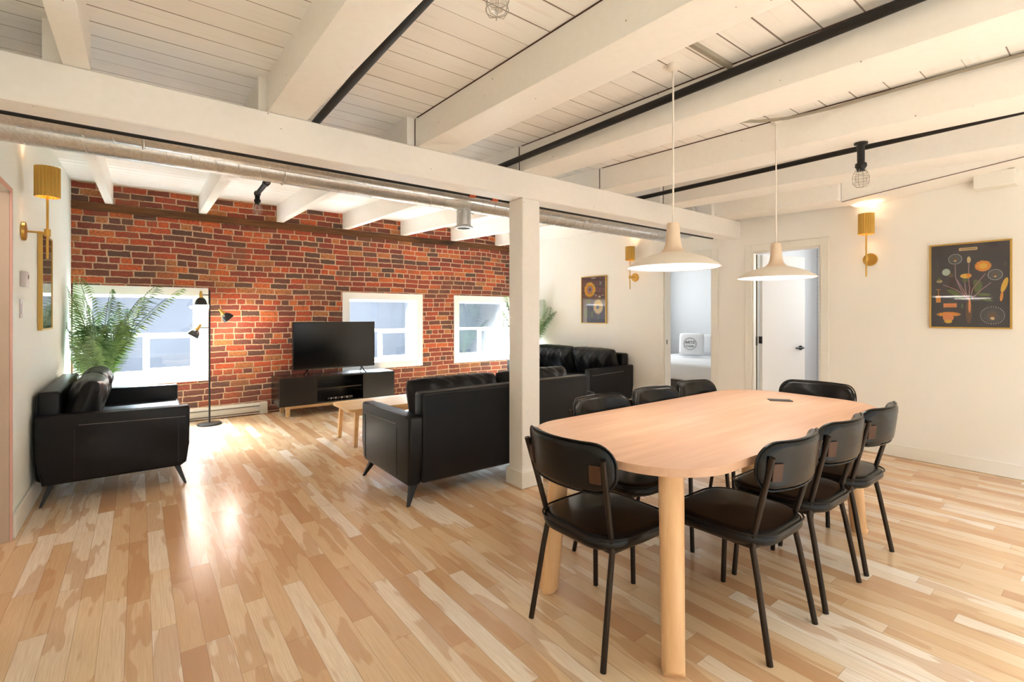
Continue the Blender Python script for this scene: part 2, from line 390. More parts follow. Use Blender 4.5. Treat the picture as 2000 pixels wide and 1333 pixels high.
# ---------------------------------------------------------------- room shell
def wall_mesh(us, ws, holes, t0, t1, plane, M=None):
    """solid wall with rectangular holes. plane 'y': u=x; plane 'x': u=y."""
    bm = BM(); V = {}
    us = sorted(set(us)|{h[0] for h in holes}|{h[1] for h in holes}); ws = sorted(set(ws)|{h[2] for h in holes}|{h[3] for h in holes})
    def vt(u, t, w):
        k = (round(u, 4), round(t, 4), round(w, 4))
        if k not in V: V[k] = bm.verts.new((u, t, w) if plane == 'y' else (t, u, w))
        return V[k]
    def solid(i, j):
        if not (0 <= i < len(us)-1 and 0 <= j < len(ws)-1): return False
        cu = (us[i]+us[i+1])/2; cw = (ws[j]+ws[j+1])/2
        return not any(h[0] < cu < h[1] and h[2] < cw < h[3] for h in holes)
    for i in range(len(us)-1):
        for j in range(len(ws)-1):
            if not solid(i, j): continue
            a, b, c, d = us[i], us[i+1], ws[j], ws[j+1]
            for t in (t0, t1): bm.faces.new((vt(a, t, c), vt(b, t, c), vt(b, t, d), vt(a, t, d)))
            for (di, dj, p, q) in ((-1, 0, (a, c), (a, d)), (1, 0, (b, c), (b, d)), (0, -1, (a, c), (b, c)), (0, 1, (a, d), (b, d))):
                if not solid(i+di, j+dj): bm.faces.new((vt(p[0], t0, p[1]), vt(q[0], t0, q[1]), vt(q[0], t1, q[1]), vt(p[0], t1, p[1])))
    return bm
bm = BM(); box(bm, -2.2, 8.6, -2.9, 7.3, -.1, 0); struct(obj('floor', bm, M_floor, smooth=0))
bm = BM()
prism(bm, [(YF-.3, ceilz(YF-.3)), (2.785, ceilz(2.785)), (7.3, ceilz(7.3)), (7.3, ceilz(7.3)+.1), (YF-.3, ceilz(7.3)+.1)], 'x', -2.2, XR+.14)
struct(obj('ceiling', bm, M_ceil, smooth=0))
WIN = [(-.47, .595), (2.405, 3.50), (4.25, 5.345)]
WZ0, WZ1 = .565, 1.525
holes = [(a, b, WZ0, WZ1) for a, b in WIN]
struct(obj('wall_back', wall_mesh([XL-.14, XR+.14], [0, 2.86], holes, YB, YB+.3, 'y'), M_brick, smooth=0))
struct(obj('wall_left', wall_mesh([YF, YB], [0, 2.72], [(2.85, 3.9, 0, 1.985)], XL-.13, XL, 'x'), M_wallL, smooth=0))
D1 = (3.13, 3.80); D2 = (1.965, 2.655); DZ = 1.985
struct(obj('wall_right', wall_mesh([YF, YB], [0, 2.72], [(D1[0], D1[1], 0, DZ), (D2[0], D2[1], 0, DZ)], XR, XR+.12, 'x'), M_wall, smooth=0))
FILL_WIN = [(.2, 2.2, .12, 2.12), (2.5, 4.2, .12, 2.12)]  # unseen windows added behind the camera, placed to light the dining side
struct(obj('wall_front', wall_mesh([XL-.13, XR+.12], [0, 2.4], FILL_WIN, YF-.14, YF, 'y'), M_wall, smooth=0))
# hallway beyond the opening in the left wall
bm = BM(); box(bm, -2.1, XL-.132, 3.9, 4.0, 0, 2.3); box(bm, -2.1, XL-.132, 2.75, 2.85, 0, 2.3); box(bm, -2.2, -2.1, 2.75, 4.0, 0, 2.3)
struct(obj('wall_hallway', bm, M_taupe, smooth=0))
bm = BM(); box(bm, -2.1, XL-.132, 2.85, 3.9, 2.3, 2.38); struct(obj('ceiling_hallway', bm, M_white, smooth=0))
point('hallway_ceiling_bulb', (-1.3, 3.3, 2.1), 9, (1, .86, .74), .06)  # unseen point light in the hallway, without a lamp body
bm = BM()
box(bm, XL-.004, XL+.006, 3.893, 3.912, .001, 1.997); box(bm, XL-.004, XL+.006, 2.83, 3.893, 1.978, 1.997)
struct(obj('trim_1', bm, M_copper, smooth=0), 'thin pinkish edge casing round the left hallway opening')
bm = BM(); box(bm, XL-.132, XL-.006, 3.896, 3.8995, .001, 1.978); struct(obj('trim_35', bm, M_taupe, smooth=0), 'taupe painted jamb of the left hallway opening')
# bedroom and bathroom shells
bm = BM(); box(bm, 8.3, 8.4, 2.8, 6.0, 0, 2.6); box(bm, XR+.121, 8.3, 5.85, 5.95, 0, 2.6); box(bm, XR+.121, 8.3, 2.80, 2.90, 0, 2.6)
struct(obj('wall_bedroom', bm, simple('bedroom_paint', srgb(214, 218, 222), .8), smooth=0))
def tile_mat():
    s = NT('white_wall_tile'); g = s.n('ShaderNodeNewGeometry').outputs['Position']
    sp = s.n('ShaderNodeSeparateXYZ'); s.l(g, sp.inputs[0])
    f = s.math('FRACT', s.math('DIVIDE', sp.outputs[2], .06)); e = s.math('LESS_THAN', f, .06)
    s.set(Base_Color=s.mix(e, srgb(222, 224, 228), srgb(180, 182, 186)), Roughness=.25); return s.m
bm = BM(); box(bm, 7.6, 7.7, .9, 2.795, 0, 2.6); box(bm, XR+.121, 7.6, .9, 1.0, 0, 2.6)
struct(obj('wall_bathroom', bm, tile_mat(), smooth=0))
bm = BM(); box(bm, 5.56, 8.4, .9, 6.0, 2.5, 2.6); struct(obj('ceiling_bedroom', bm, M_white, smooth=0))
# baseboards
def bboard(name, x0, x1, y0, y1, h=.115):
    bm = BM(); box(bm, x0, x1, y0, y1, .001, h, .004, 1); return struct(obj(name, bm, M_white))
bboard('baseboard_right', XR-.014, XR-.001, YF, D2[0]-.085); bboard('baseboard_middle', XR-.014, XR-.001, D2[1]+.085, D1[0]-.085)
bboard('baseboard_far', XR-.014, XR-.001, D1[1]+.085, YB-.01)
bboard('baseboard_left', XL+.001, XL+.015, 3.93, YB-.01, .14)
# ---------------------------------------------------------------- windows
def window(i, x0, x1):
    bm = BM(); c = .085                                   # casing on the brick and deep white reveal
    y0, y1 = YB-.022, YB-.001
    box(bm, x0-c, x1+c, y0, y1, WZ1, WZ1+c); box(bm, x0-c, x1+c, y0, y1, WZ0-c, WZ0)
    box(bm, x0-c, x0, y0, y1, WZ0, WZ1); box(bm, x1, x1+c, y0, y1, WZ0, WZ1)
    r = .012
    box(bm, x0, x0+r, y0, YB+.22, WZ0, WZ1); box(bm, x1-r, x1, y0, YB+.22, WZ0, WZ1)
    box(bm, x0, x1, y0, YB+.22, WZ1-r, WZ1); box(bm, x0, x1, y0-.004, YB+.22, WZ0, WZ0+r)
    w = struct(obj('window_%d' % i, bm, M_whitewin, smooth=0))
    bm = BM(); a0, a1, b0, b1 = x0+r, x1-r, WZ0+r, WZ1-r; ya, yb = YB+.17, YB+.215; m = (a0+a1)/2; h = 1.045; t = .045
    box(bm, a0, a0+t, ya, yb, b0, b1, .004, 1); box(bm, a1-t, a1, ya, yb, b0, b1, .004, 1)
    box(bm, a0+t, a1-t, ya, yb, b1-t*.6, b1, .004, 1); box(bm, a0+t, a1-t, ya, yb, b0, b0+t, .004, 1)
    box(bm, a0+t, a1-t, ya, yb, h-.02, h+.02, .004, 1); box(bm, m-.02, m+.02, ya, yb, b0+t, h-.02, .004, 1)
    # inner sash of the right slider
    for q in ((m+.02, m+.045, b0+t, h-.02), (a1-t-.025, a1-t, b0+t, h-.02), (m+.045, a1-t-.025, b0+t, b0+t+.025), (m+.045, a1-t-.025, h-.045, h-.02)): box(bm, q[0], q[1], ya+.01, yb-.008, q[2], q[3])
    obj('window_frame', bm, M_whitewin, w)
    bm = BM(); box(bm, a0+t, a1-t, YB+.195, YB+.199, h+.02, b1-t*.6); box(bm, a0+t, m-.02, YB+.195, YB+.199, b0+t, h-.02); box(bm, m+.045, a1-t-.025, YB+.195, YB+.199, b0+t+.025, h-.045)
    obj('glass_pane', bm, M_glass, w, smooth=0)
for i, (a, b) in enumerate(WIN): window(i+1, a, b)
for k, (a, b, c, d) in enumerate(FILL_WIN):  # frames of the added windows behind the camera
    bm = BM(); t = .05
    box(bm, a, a+t, YF-.1, YF+.02, c, d); box(bm, b-t, b, YF-.1, YF+.02, c, d); box(bm, a+t, b-t, YF-.1, YF+.02, c, c+t); box(bm, a+t, b-t, YF-.1, YF+.02, d-t, d); box(bm, (a+b)/2-.02, (a+b)/2+.02, YF-.08, YF-.04, c+t, d-t)
    struct(obj('window_%d' % (k+4), bm, M_whitewin, smooth=0))
# alley wall seen through the panes
def alley():
    s = NT('alley_render'); g = s.n('ShaderNodeNewGeometry').outputs['Position']
    mp = s.n('ShaderNodeMapping'); s.l(g, mp.inputs[0]); mp.inputs['Scale'].default_value = (.8, .8, .8)
    n = s.n('ShaderNodeTexNoise', i_Scale=1.2); s.l(mp.outputs[0], n.inputs['Vector'])
    s.set(Base_Color=s.mix(n.outputs[0], srgb(46, 48, 52), srgb(58, 61, 65)), Roughness=.9); s.b.inputs['Specular IOR Level'].default_value = 0; return s.m
bm = BM(); box(bm, -6, 15, 12.4, 12.6, -1, 3.3); box(bm, -6, 15, 7.35, 12.4, -1.1, -1)
struct(obj('wall_alley', bm, alley(), smooth=0), 'pale rendered wall of the neighbouring building outside the windows')
# ---------------------------------------------------------------- beams, post
bm = BM(); box(bm, XL-.12, XR-.002, 2.785, 2.955, 2.15, 2.345, .006, 1)
struct(obj('trim_2', bm, M_beam), 'long white painted timber girder crossing the room on the post')
bm = BM(); box(bm, 2.245, 2.415, 2.787, 2.953, 0, 2.149, .006, 1); p = struct(obj('trim_3', bm, M_beam), 'square white painted timber post under the girder')
bm = BM(); box(bm, 2.227, 2.433, 2.769, 2.971, 0.001, .125, .004, 1); obj('base_wrap', bm, M_white, p)
k = 4
for (x0, x1) in [(-.254, -.165), (.538, .732), (1.40, 1.633), (2.25, 2.52), (3.127, 3.40), (4.03, 4.30), (4.96, 5.30)]:
    bm = BM(); yn = YF if x0 < 4.9 else 1.66
    prism(bm, [(2.83, 2.3465), (2.83, ceilz(2.83)+.02), (2.785, ceilz(2.785)+.02), (yn, ceilz(yn)+.02), (yn, ceilz(yn)-.19), (2.785, 2.3465)], 'x', x0, x1)
    bmesh.ops.bevel(bm, geom=[e for e in bm.edges if abs(e.verts[0].co.x-e.verts[1].co.x) < 1e-4 and abs(e.verts[0].co.y-e.verts[1].co.y) > .5], offset=.006, segments=1, affect='EDGES')
    struct(obj('trim_%d' % k, bm, M_beam), 'white painted ceiling joist on the dining side'); k += 1
for (xa, xb, w) in [(-.322, -.29, .07), (.50, .582, .08), (1.345, 1.452, .08), (2.235, 2.322, .08), (3.112, 3.213, .085), (3.985, 4.106, .09), (4.90, 5.014, .09)]:
    bm = BM(); va = []
    for (x, y, zb, zt) in ((xa, 2.832, 2.3465, ceilz(2.832)+.02), (xa+(xb-xa)*.036, 2.956, 2.3465, ceilz(2.956)+.02), (xb, 6.999, 2.515, ceilz(7)+.02)):
        va.append([bm.verts.new(q) for q in ((x, y, zb), (x+w, y, zb), (x+w, y, zt), (x, y, zt))])
    for a, b in zip(va, va[1:]):
        for q in range(4): bm.faces.new((a[q], a[(q+1) % 4], b[(q+1) % 4], b[q]))
    bm.faces.new(va[0]); bm.faces.new(va[-1])
    struct(obj('trim_%d' % k, bm, M_beam, smooth=0), 'white painted ceiling joist running to the brick wall'); k += 1
bm = BM(); prism(bm, [(1.655, 2.30), (1.655, 2.60), (YF, 2.40), (YF, 2.398), (.5, 2.415)], 'x', 5.03, XR-.002)
struct(obj('trim_%d' % k, bm, M_beam, smooth=0), 'boxed white timber packing along the top of the right wall'); k += 1
bm = BM(); box(bm, 5.27, XR-.002, .585, .82, 2.285, 2.40, .004, 1); struct(obj('trim_%d' % k, bm, M_white), 'small white boxed soffit above the framed dandelion print'); k += 1
bm = BM(); box(bm, XL, XR, YB-.022, YB-.001, 2.425, 2.514, .004, 1); struct(obj('trim_%d' % k, bm, M_timber), 'dark weathered timber band set in the brick wall'); k += 1
M_gapshade = simple('dark_gap', srgb(84, 58, 44), .9, noise=.2)  # dark colour of solid strips that paint the shade inside timber gaps
bm = BM(); tube(bm, [(5.0275, 1.65, 2.3025), (5.0275, .50, 2.4165)], .0028, 6); struct(obj('trim_%d' % k, bm, M_gapshade), 'thin dark gap along the boxed timber by the right wall'); k += 1
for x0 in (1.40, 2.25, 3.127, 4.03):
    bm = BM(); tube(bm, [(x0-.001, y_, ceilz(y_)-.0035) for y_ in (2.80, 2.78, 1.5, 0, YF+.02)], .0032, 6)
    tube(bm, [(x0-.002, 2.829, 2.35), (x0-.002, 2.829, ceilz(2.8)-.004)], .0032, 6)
    struct(obj('trim_%d' % k, bm, M_gapshade), 'dark gap where the joist meets the ceiling boards'); k += 1
# ---------------------------------------------------------------- doors
def casing(i, y0, y1):
    bm = BM(); c = .075; xa, xb = XR-.016, XR-.001
    box(bm, xa, xb, y0-c, y0, .001, DZ+c, .003, 1); box(bm, xa, xb, y1, y1+c, .001, DZ+c, .003, 1); box(bm, xa, xb, y0, y1, DZ, DZ+c, .003, 1)
    box(bm, XR-.001, XR+.121, y0, y0+.016, .001, DZ); box(bm, XR-.001, XR+.121, y1-.016, y1, .001, DZ); box(bm, XR-.001, XR+.121, y0+.016, y1-.016, DZ-.016, DZ)
    return struct(obj('door_%d' % i, bm, M_white), 'cream door casing and jambs')
casing(1, *D1); d2 = casing(2, *D2)
bm = BM(); box(bm, XR+.03, XR+.045, D1[1]-.019, D1[1]-.0155, .90, .96); obj('strike_plate', bm, M_black, bpy.data.objects['door_1'])
# open bathroom door
t = thing('interior_door', 'open white flush door with black lever handle beyond the bathroom doorway', 'door', (XR+.135, D2[1]-.035, 0), 0)
a = math.radians(-17)
t.rotation_euler = (0, 0, a)
bm = BM(); box(bm, .0, .66, -.018, .018, .012, DZ-.025, .002, 1); obj('door_slab', bm, M_whitewin, t)
bm = BM(); lathe(bm, [(0, 0), (.026, 0), (.026, .012), (.012, .016), (.010, .045), (0, .045)], 20, Matrix.Translation((.585, -.018, .90)) @ Matrix.Rotation(PI/2, 4, 'X'))
tube(bm, [(.585, -.058, .90), (.56, -.06, .90), (.47, -.058, .90)], .009, 10); obj('lever_handle', bm, M_black, t, 'black lever handle')
for z in (.25, 1.0, 1.72):
    bm = BM(); box(bm, -.012, .002, -.016, .03, z-.04, z+.04, .002, 1); obj('hinge', bm, M_black, t, 'black hinge')
bm = BM(); box(bm, XR+.05, XR+.085, D2[1]-.0195, D2[1]-.0155, .94, 1.04); obj('hinge_plate', bm, M_black, d2)
bm = BM(); box(bm, XR+.06, XR+.075, D2[1]-.020, D2[1]-.0158, .01, 1.96); obj('door_seal', bm, simple('dark_green_seal', srgb(48, 52, 36), .8), d2)  # dark strip painted as the shade in the gap between door and jamb
# ---------------------------------------------------------------- bed in the next room
t = thing('bed', 'white made bed on dark base seen through the left doorway', 'bed', (7.3, 4.45, 0), 0)
bm = BM(); box(bm, -.85, .9, -.78, .9, .02, .30, .01, 1); obj('bed_base', bm, M_bed, t)
bm = BM(); box(bm, -.87, .92, -.8, .92, .30, .56, .05, 4); obj('mattress', bm, M_sheet, t)
def cushion_bm(w, h, t, n=14, wr=0, seed=1, sag=0):
    bm = BM(); bmesh.ops.create_grid(bm, x_segments=n, y_segments=n, size=1)
    top = list(bm.verts); 
    rnd = random.Random(seed); ph = [rnd.uniform(0, 6) for _ in range(8)]
    def prof(a, b, sgn):
        e = (1-abs(a)**3.2)*(1-abs(b)**3.2); e = max(e, 0)**.42
        y = sgn*t/2*(.10+.90*e)
        if wr:
            y += sgn*wr*e*(math.sin(9*a+3*b+ph[0])*.5+math.sin(17*a-5*b+ph[1])*.35+abs(math.sin(13*a+6*b*b+ph[2]))*.7*(b*.5+.5))
        return y
    bm2 = BM(); V = {}
    for sgn in (-1, 1):
        for i in range(n+1):
            for j in range(n+1):
                a = -1+2*i/n; b = -1+2*j/n
                x = a*w/2*(1-.05*(1-abs(b)**2)*0 - .04*abs(b)**6); z = b*h/2*(1-.05*abs(a)**6) + sag*a*a*b*0
                V[sgn, i, j] = bm2.verts.new((x, prof(a, b, sgn), z))
        for i in range(n):
            for j in range(n): bm2.faces.new((V[sgn, i, j], V[sgn, i+1, j], V[sgn, i+1, j+1], V[sgn, i, j+1]))
    rim = [(i, 0) for i in range(n)]+[(n, j) for j in range(n)]+[(i, n) for i in range(n, 0, -1)]+[(0, j) for j in range(n, 0, -1)]
    for q in range(len(rim)):
        a, b = rim[q], rim[(q+1) % len(rim)]
        bm2.faces.new((V[-1, a[0], a[1]], V[-1, b[0], b[1]], V[1, b[0], b[1]], V[1, a[0], a[1]]))
    bm.free(); return bm2
t = thing('throw_pillow', 'square white cushion printed with a black circle, leaning on the bed', 'pillow', (7.50, 4.70, .575), math.radians(-62))
p = obj('cushion', cushion_bm(.40, .40, .15), M_sheet, t, loc=(0, 0, .20), rot=(-.25, 0, 0))
bm = BM()
for k in range(26):
    a0, a1 = 2*PI*k/26, 2*PI*(k+1)/26
    tube(bm, [(.10*math.cos(a0)-.02, -.077, .10*math.sin(a0)), (.10*math.cos(a1)-.02, -.077, .10*math.sin(a1))], .003, 5)
obj('printed_ring', bm, M_black, p)
for txt, z, sz in (('ARTZ', .005, .062), ('IS MORE', -.055, .034)):
    cu = bpy.data.curves.new('txt', 'FONT'); cu.body = txt; cu.size = sz; cu.align_x = 'CENTER'; cu.extrude = .001
    to = bpy.data.objects.new('tmp', cu); link(to); dg = bpy.context.evaluated_depsgraph_get(); me = bpy.data.meshes.new_from_object(to.evaluated_get(dg))
    bpy.data.objects.remove(to); me.materials.clear(); me.materials.append(M_black)
    o = bpy.data.objects.new('printed_lettering', me); link(o); o.parent = p; o.location = (-.02, -.078, z); o.rotation_euler = (PI/2, 0, 0)
tag(obj('pillow', cushion_bm(.60, .36, .16), M_sheet, loc=(7.93, 4.86, .765), rot=(-.3, 0, math.radians(-75))), 'plain white bed pillow standing behind the printed cushion', 'pillow')
# ---------------------------------------------------------------- ducts and pipes
def duct(label, y, zc, r, xe):
    t = thing('spiral_duct', label, 'duct', (0, y, zc), 0, 'twin galvanised ducts under the ceiling')
    bm = BM(); pts = [(XL+.002, 0, 0), (xe, 0, 0)]+[(xe+.13*math.sin(q*PI/16), 0, .13*(1-math.cos(q*PI/16))) for q in range(1, 9)]+[(xe+.13, 0, .30)]
    tube(bm, pts, r, 28); obj('duct_tube', bm, M_steel, t)
    bm = BM(); n = int((xe-XL-.08)/.115*20)
    tube(bm, [(XL+.05+.115*k/20, (r+.0012)*math.cos(2*PI*k/20), (r+.0012)*math.sin(2*PI*k/20)) for k in range(n)], .0024, 5)
    obj('spiral_seam', bm, M_steel, t)
    return t
d = duct('galvanised spiral duct nearest the white girder', 3.09, 2.205, .074, 4.80)
f = duct('galvanised spiral duct farther from the girder, with outlet boot', 3.29, 2.185, .079, 4.72)
bm = BM(); lathe(bm, [(.057, .0), (.057, -.14), (.075, -.155), (.075, -.165), (.052, -.165), (.052, -.02)], 28, Matrix.Translation((2.05, .0, -.05)))
bt = obj('outlet_boot', bm, M_steel, f, 'short round outlet pointing down')
bm = BM(); tube(bm, [(2.05-.078+.156*i/10, -.02, -.05-.045*abs(math.sin(PI*(i/10-.5)))-.0) for i in range(11)], .008, 6); obj('collar', bm, M_steel, bt)
for x in (.02, .72):
    bm = BM(); q = [(x, (.083 if x > .5 else .078)*math.cos(a), (.083 if x > .5 else .078)*math.sin(a)) for a in [PI*.0-PI*k/12 for k in range(13)]]
    tube(bm, q, .006, 6); box(bm, x-.012, x+.012, -.002, .002, .06, .24); obj('hanger_strap', bm, M_steel, f if x > .5 else d)
def pipe(label, pts, r, couplings=(), axis='y', red=False):
    t = thing('sprinkler_pipe', label, 'pipe', pts[0], 0)
    o = Vector(pts[0]); bm = BM(); tube(bm, [Vector(q)-o for q in pts], r, 14); obj('pipe_run', bm, M_blackpipe, t)
    for c in couplings:
        c = Vector(c)-o; d = Vector((.025, 0, 0)) if axis == 'x' else Vector((0, .03, 0))
        bm = BM(); tube(bm, [c-d, c+d], r*1.35, 14); obj('coupling', bm, M_red if red else M_blackpipe, t, 'orange-red coupling' if red else None)
    return t
zr = 2.158
pipe('thin black pipe running along the back of the girder above the ducts', [(XL+.002, 2.985, zr), (XR-.25, 2.985, zr)], .0145, [(1.93, 2.985, zr), (2.13, 2.985, zr)], 'x', True)
def run(x0, x1, ye, z=2.42): return [(x0, YF+.01, 2.30), (x0, .25, z-.005), (x0, 2.0, z), (x1, ye, z)]
s1 = pipe('black ceiling pipe beside the second joist, ending in a caged lamp over the living area', [(.822, YF+.01, 2.30), (.822, .25, 2.415), (.822, 2.0, 2.42), (.83, 2.9, 2.42), (.885, 5.05, 2.42)], .021, [(.874, 4.6, 2.42)])
bm = BM(); bmesh.ops.create_uvsphere(bm, u_segments=16, v_segments=12, radius=.030); tube(bm, [(0, 0, 0), (0, 0, -.055)], .022, 14)
obj('elbow', bm, M_blackpipe, s1, loc=Vector((.885, 5.06, 2.42))-Vector((.822, YF+.01, 2.30)))
pipe('black ceiling pipe beside the joist above the post', run(2.205, 2.200, 3.02), .021)
pipe('black ceiling pipe between the joists nearest the right wall', run(3.86, 3.83, 3.10, 2.41), .019)
# caged lamps
def cage_lamp(name, label, loc, drop, group='caged ceiling lamps', rs=.019):
    t = thing(name, label, 'lamp', loc, 0, group)
    if drop:
        bm = BM(); lathe(bm, [(0, 0), (.034, 0), (.034, -.008), (rs, -.014), (rs, -drop), (0, -drop)], 20); obj('stem', bm, M_blackpipe, t)
    bm = BM(); lathe(bm, [(0, -drop), (.028, -drop), (.030, -drop-.018), (.022, -drop-.03), (.020, -drop-.045), (0, -drop-.045)], 20); obj('socket', bm, M_blackpipe, t)
    z = -drop-.045
    bm = BM(); lathe(bm, [(.013, z), (.014, z-.01), (.026, z-.035), (.028, z-.05), (.02, z-.07), (0, z-.076)], 20); obj('bulb', bm, M_bulb, t, 'clear glass bulb')
    bm = BM()
    for k in range(6):
        a = k*PI/3; pr = [(.024, z+.01), (.034, z-.01), (.042, z-.035), (.040, z-.07), (.028, z-.09), (0, z-.094)]
        tube(bm, [(r*math.cos(a), r*math.sin(a), zz) for r, zz in pr], .0013, 5, False)
    for r, zz in ((.034, z-.01), (.042, z-.035), (.040, z-.07)):
        tube(bm, [(r*math.cos(q*PI/12), r*math.sin(q*PI/12), zz) for q in range(25)], .0013, 5, False)
    obj('wire_cage', bm, M_conduit, t, 'thin wire guard'); return t
cage_lamp('cage_lamp', 'wire caged bulb hanging between joists near the top centre of the view', (.99, 1.37, ceilz(1.37)-.001), .03)
cage_lamp('cage_lamp', 'caged bulb on short black stem under the joist above the far table end', (3.34, 1.0, ceilz(1.0)-.191), .12)
cage_lamp('cage_lamp', 'caged bulb below black pipe elbow in front of the brick wall', (.885, 5.06, 2.363), 0)
# conduit and strut
bm = BM(); box(bm, 1.64, 2.245, 1.19, 1.215, ceilz(1.2)-.022, ceilz(1.2)-.0005, .002, 1)
tag(obj('metal_strut', bm, M_conduit), 'short grey metal strut fixed across the ceiling boards by the first pendant', 'bracket')
bm = BM(); pts = [(2.92, 1.52, 2.475), (3.0, 1.42, 2.462), (3.06, 1.28, 2.452), (3.10, 1.05, 2.448), (3.105, .6, ceilz(.6)-.018), (3.105, YF+.02, ceilz(YF)-.018)]; tube(bm, pts, .009, 8)
tag(obj('electrical_conduit', bm, M_conduit), 'thin grey conduit bending and running along the joist edge above the table', 'conduit')
# ---------------------------------------------------------------- pendants
def make_pendant(label, loc, top, R):
    t = thing('pendant_lamp', label, 'lamp', loc, 0, 'white dome pendants over the dining table')
    bm = BM(); lathe(bm, [(0, top), (.03, top), (.03, top-.02), (.012, top-.03), (0, top-.03)], 24); obj('canopy', bm, M_pend, t)
    bm = BM(); tube(bm, [(0, 0, .20), (0, 0, top-.02)], .0042, 8); obj('cord', bm, M_pend, t, 'white cord')
    bm = BM(); lathe(bm, [(0, .212), (.027, .212), (.030, .205), (.032, .16), (.036, .115), (.043, .090), (.058, .074), (.070, .066), (0, .064)], 28)
    obj('neck', bm, M_pendwood, t, 'pale wood neck')
    bm = BM(); lathe(bm, [(.05, .0685), (.075, .066), (R*.5, .056), (R*.75, .036), (R*.94, .010), (R, -.002), (R-.002, -.004), (R*.93, .003), (R*.74, .030), (R*.5, .049), (.05, .058)], 48)
    obj('lamp_shade', bm, M_pend, t)
    bm = BM(); lathe(bm, [(0, -.004), (R*.6, -.004), (R*.9, -.003), (R*.975, -.001), (R*.93, .002)], 48); obj('diffuser', bm, emis('pendant_glow', (1.0, .95, .90), 1.6), t, 'glowing white diffuser')
    return t
for lb, x, R in (('large white dome pendant hanging over the near half of the table', 2.045, .218), ('white dome pendant hanging over the far half of the table', 3.125, .222)):
    y = 1.38; z0 = 1.512
    t = make_pendant(lb, (x, y, z0), ceilz(y)-z0-.0005, R)
    l = area('pendant_light', (0, 0, -.012), (0, 0, 0), .36, .36, 3, WARM); l.parent = t; l.data.shape = 'DISK'
# ---------------------------------------------------------------- wall sconces
def make_sconce(label, loc, rz):
    t = thing('wall_sconce', label, 'lamp', loc, rz, 'brass wall sconces with ribbed shades')   # local +x points away from the wall
    bm = BM(); lathe(bm, [(0, .001), (.058, .001), (.060, .006), (.056, .018), (0, .020)], 32, Matrix.Rotation(PI/2, 4, 'Y')); obj('back_plate', bm, M_brass, t)
    bm = BM(); tube(bm, [(.018, 0, 0), (.115, 0, 0)], .006, 10); obj('arm', bm, M_brass, t)
    bm = BM(); tube(bm, [(.115, 0, -.022), (.115, 0, .022)], .016, 16); obj('joint', bm, M_brass, t)
    bm = BM(); tube(bm, [(.115, 0, -.165), (.115, 0, .26)], .0065, 10); obj('rod', bm, M_brass, t)
    bm = BM(); n = 120; z0, z1 = .225, .415
    pr = [(1, z0), (1, z1)]
    ro = [[bm.verts.new((.115+(.060+.0030*math.cos(20*2*PI*k/n)-d)*math.cos(2*PI*k/n), (.060+.0030*math.cos(20*2*PI*k/n)-d)*math.sin(2*PI*k/n), z)) for k in range(n)] for d, z in ((0, z0), (0, z1), (.004, z1), (.004, z0))]
    for a in range(4):
        for k in range(n): bm.faces.new((ro[a][k], ro[a][(k+1) % n], ro[(a+1) % 4][(k+1) % n], ro[(a+1) % 4][k]))
    obj('lamp_shade', bm, M_brass, t, 'ribbed brass cylinder shade', smooth=60)
    bm = BM(); bmesh.ops.create_uvsphere(bm, u_segments=16, v_segments=10, radius=.022); obj('bulb', bm, emis('sconce_bulb_glow', (1, .86, .7), 6), t, 'glowing bulb', loc=(.115, 0, .30))
    return t
sc = make_sconce('brass ribbed sconce on the left wall above the framed picture', (XL+.0005, 4.22, 1.80), 0)
s2 = dup(sc, (XR-.0005, 1.55, 1.80), PI, 'brass ribbed sconce on the right wall between bathroom door and dandelion print')
s3 = dup(sc, (XR-.0005, 4.26, 1.80), PI, 'brass ribbed sconce beside the bedroom doorway, partly behind the near pendant')
for s_, pw in ((sc, 2.2), (s2, 2.6), (s3, 2.6)): point('sconce_light', (.115, 0, .32), pw, (1, .86, .7), .03, s_)
# ---------------------------------------------------------------- pictures
def frame(name, label, loc, rz, w, h, printmat):
    """hangs in the local x/z plane, faces local -y, back on y=0"""
    t = thing(name, label, 'picture', loc, rz)
    bm = BM(); f = .012; d = .028
    box(bm, -w/2, -w/2+f, -d, -.001, 0, h, .001, 1); box(bm, w/2-f, w/2, -d, -.001, 0, h, .001, 1); box(bm, -w/2+f, w/2-f, -d, -.001, 0, f, .001, 1); box(bm, -w/2+f, w/2-f, -d, -.001, h-f, h, .001, 1)
    obj('picture_frame', bm, M_brassframe, t, 'thin gold frame')
    bm = BM(); box(bm, -w/2+f, w/2-f, -.018, -.004, f, h-f); pr = obj('print', bm, printmat, t, smooth=0)
    bm = BM(); box(bm, -w/2+f, w/2-f, -.0245, -.0225, f, h-f); obj('glass', bm, M_picglass, t, smooth=0)
    return t, pr
ink = {n: simple('ink_'+n, srgb(*c), .7, noise=.15, nscale=60) for n, c in dict(dark=(52, 46, 56), orange=(236, 150, 30), yellow=(238, 190, 60), green=(92, 110, 60), stem=(170, 130, 140), grey=(150, 150, 158), cream=(226, 196, 140), peach=(238, 150, 90), brown=(110, 74, 50), pale=(190, 205, 190), blue=(120, 135, 165), white=(225, 225, 225)).items()}
def blob(bm, x, z, rx, rz_, n=18, y=-.019, spike=0, rot=0, rnd=random.Random(3)):
    vs = []
    m = n*2 if spike else n
    for k in range(m):
        a = 2*PI*k/m; s = 1-(spike if k % 2 else 0)*rnd.uniform(.6, 1.1)
        px, pz = rx*math.cos(a)*s, rz_*math.sin(a)*s
        vs.append(bm.verts.new((x+px*math.cos(rot)-pz*math.sin(rot), y, z+px*math.sin(rot)+pz*math.cos(rot))))
    c = bm.verts.new((x, y, z))
    for k in range(m): bm.faces.new((vs[k], vs[(k+1) % m], c))
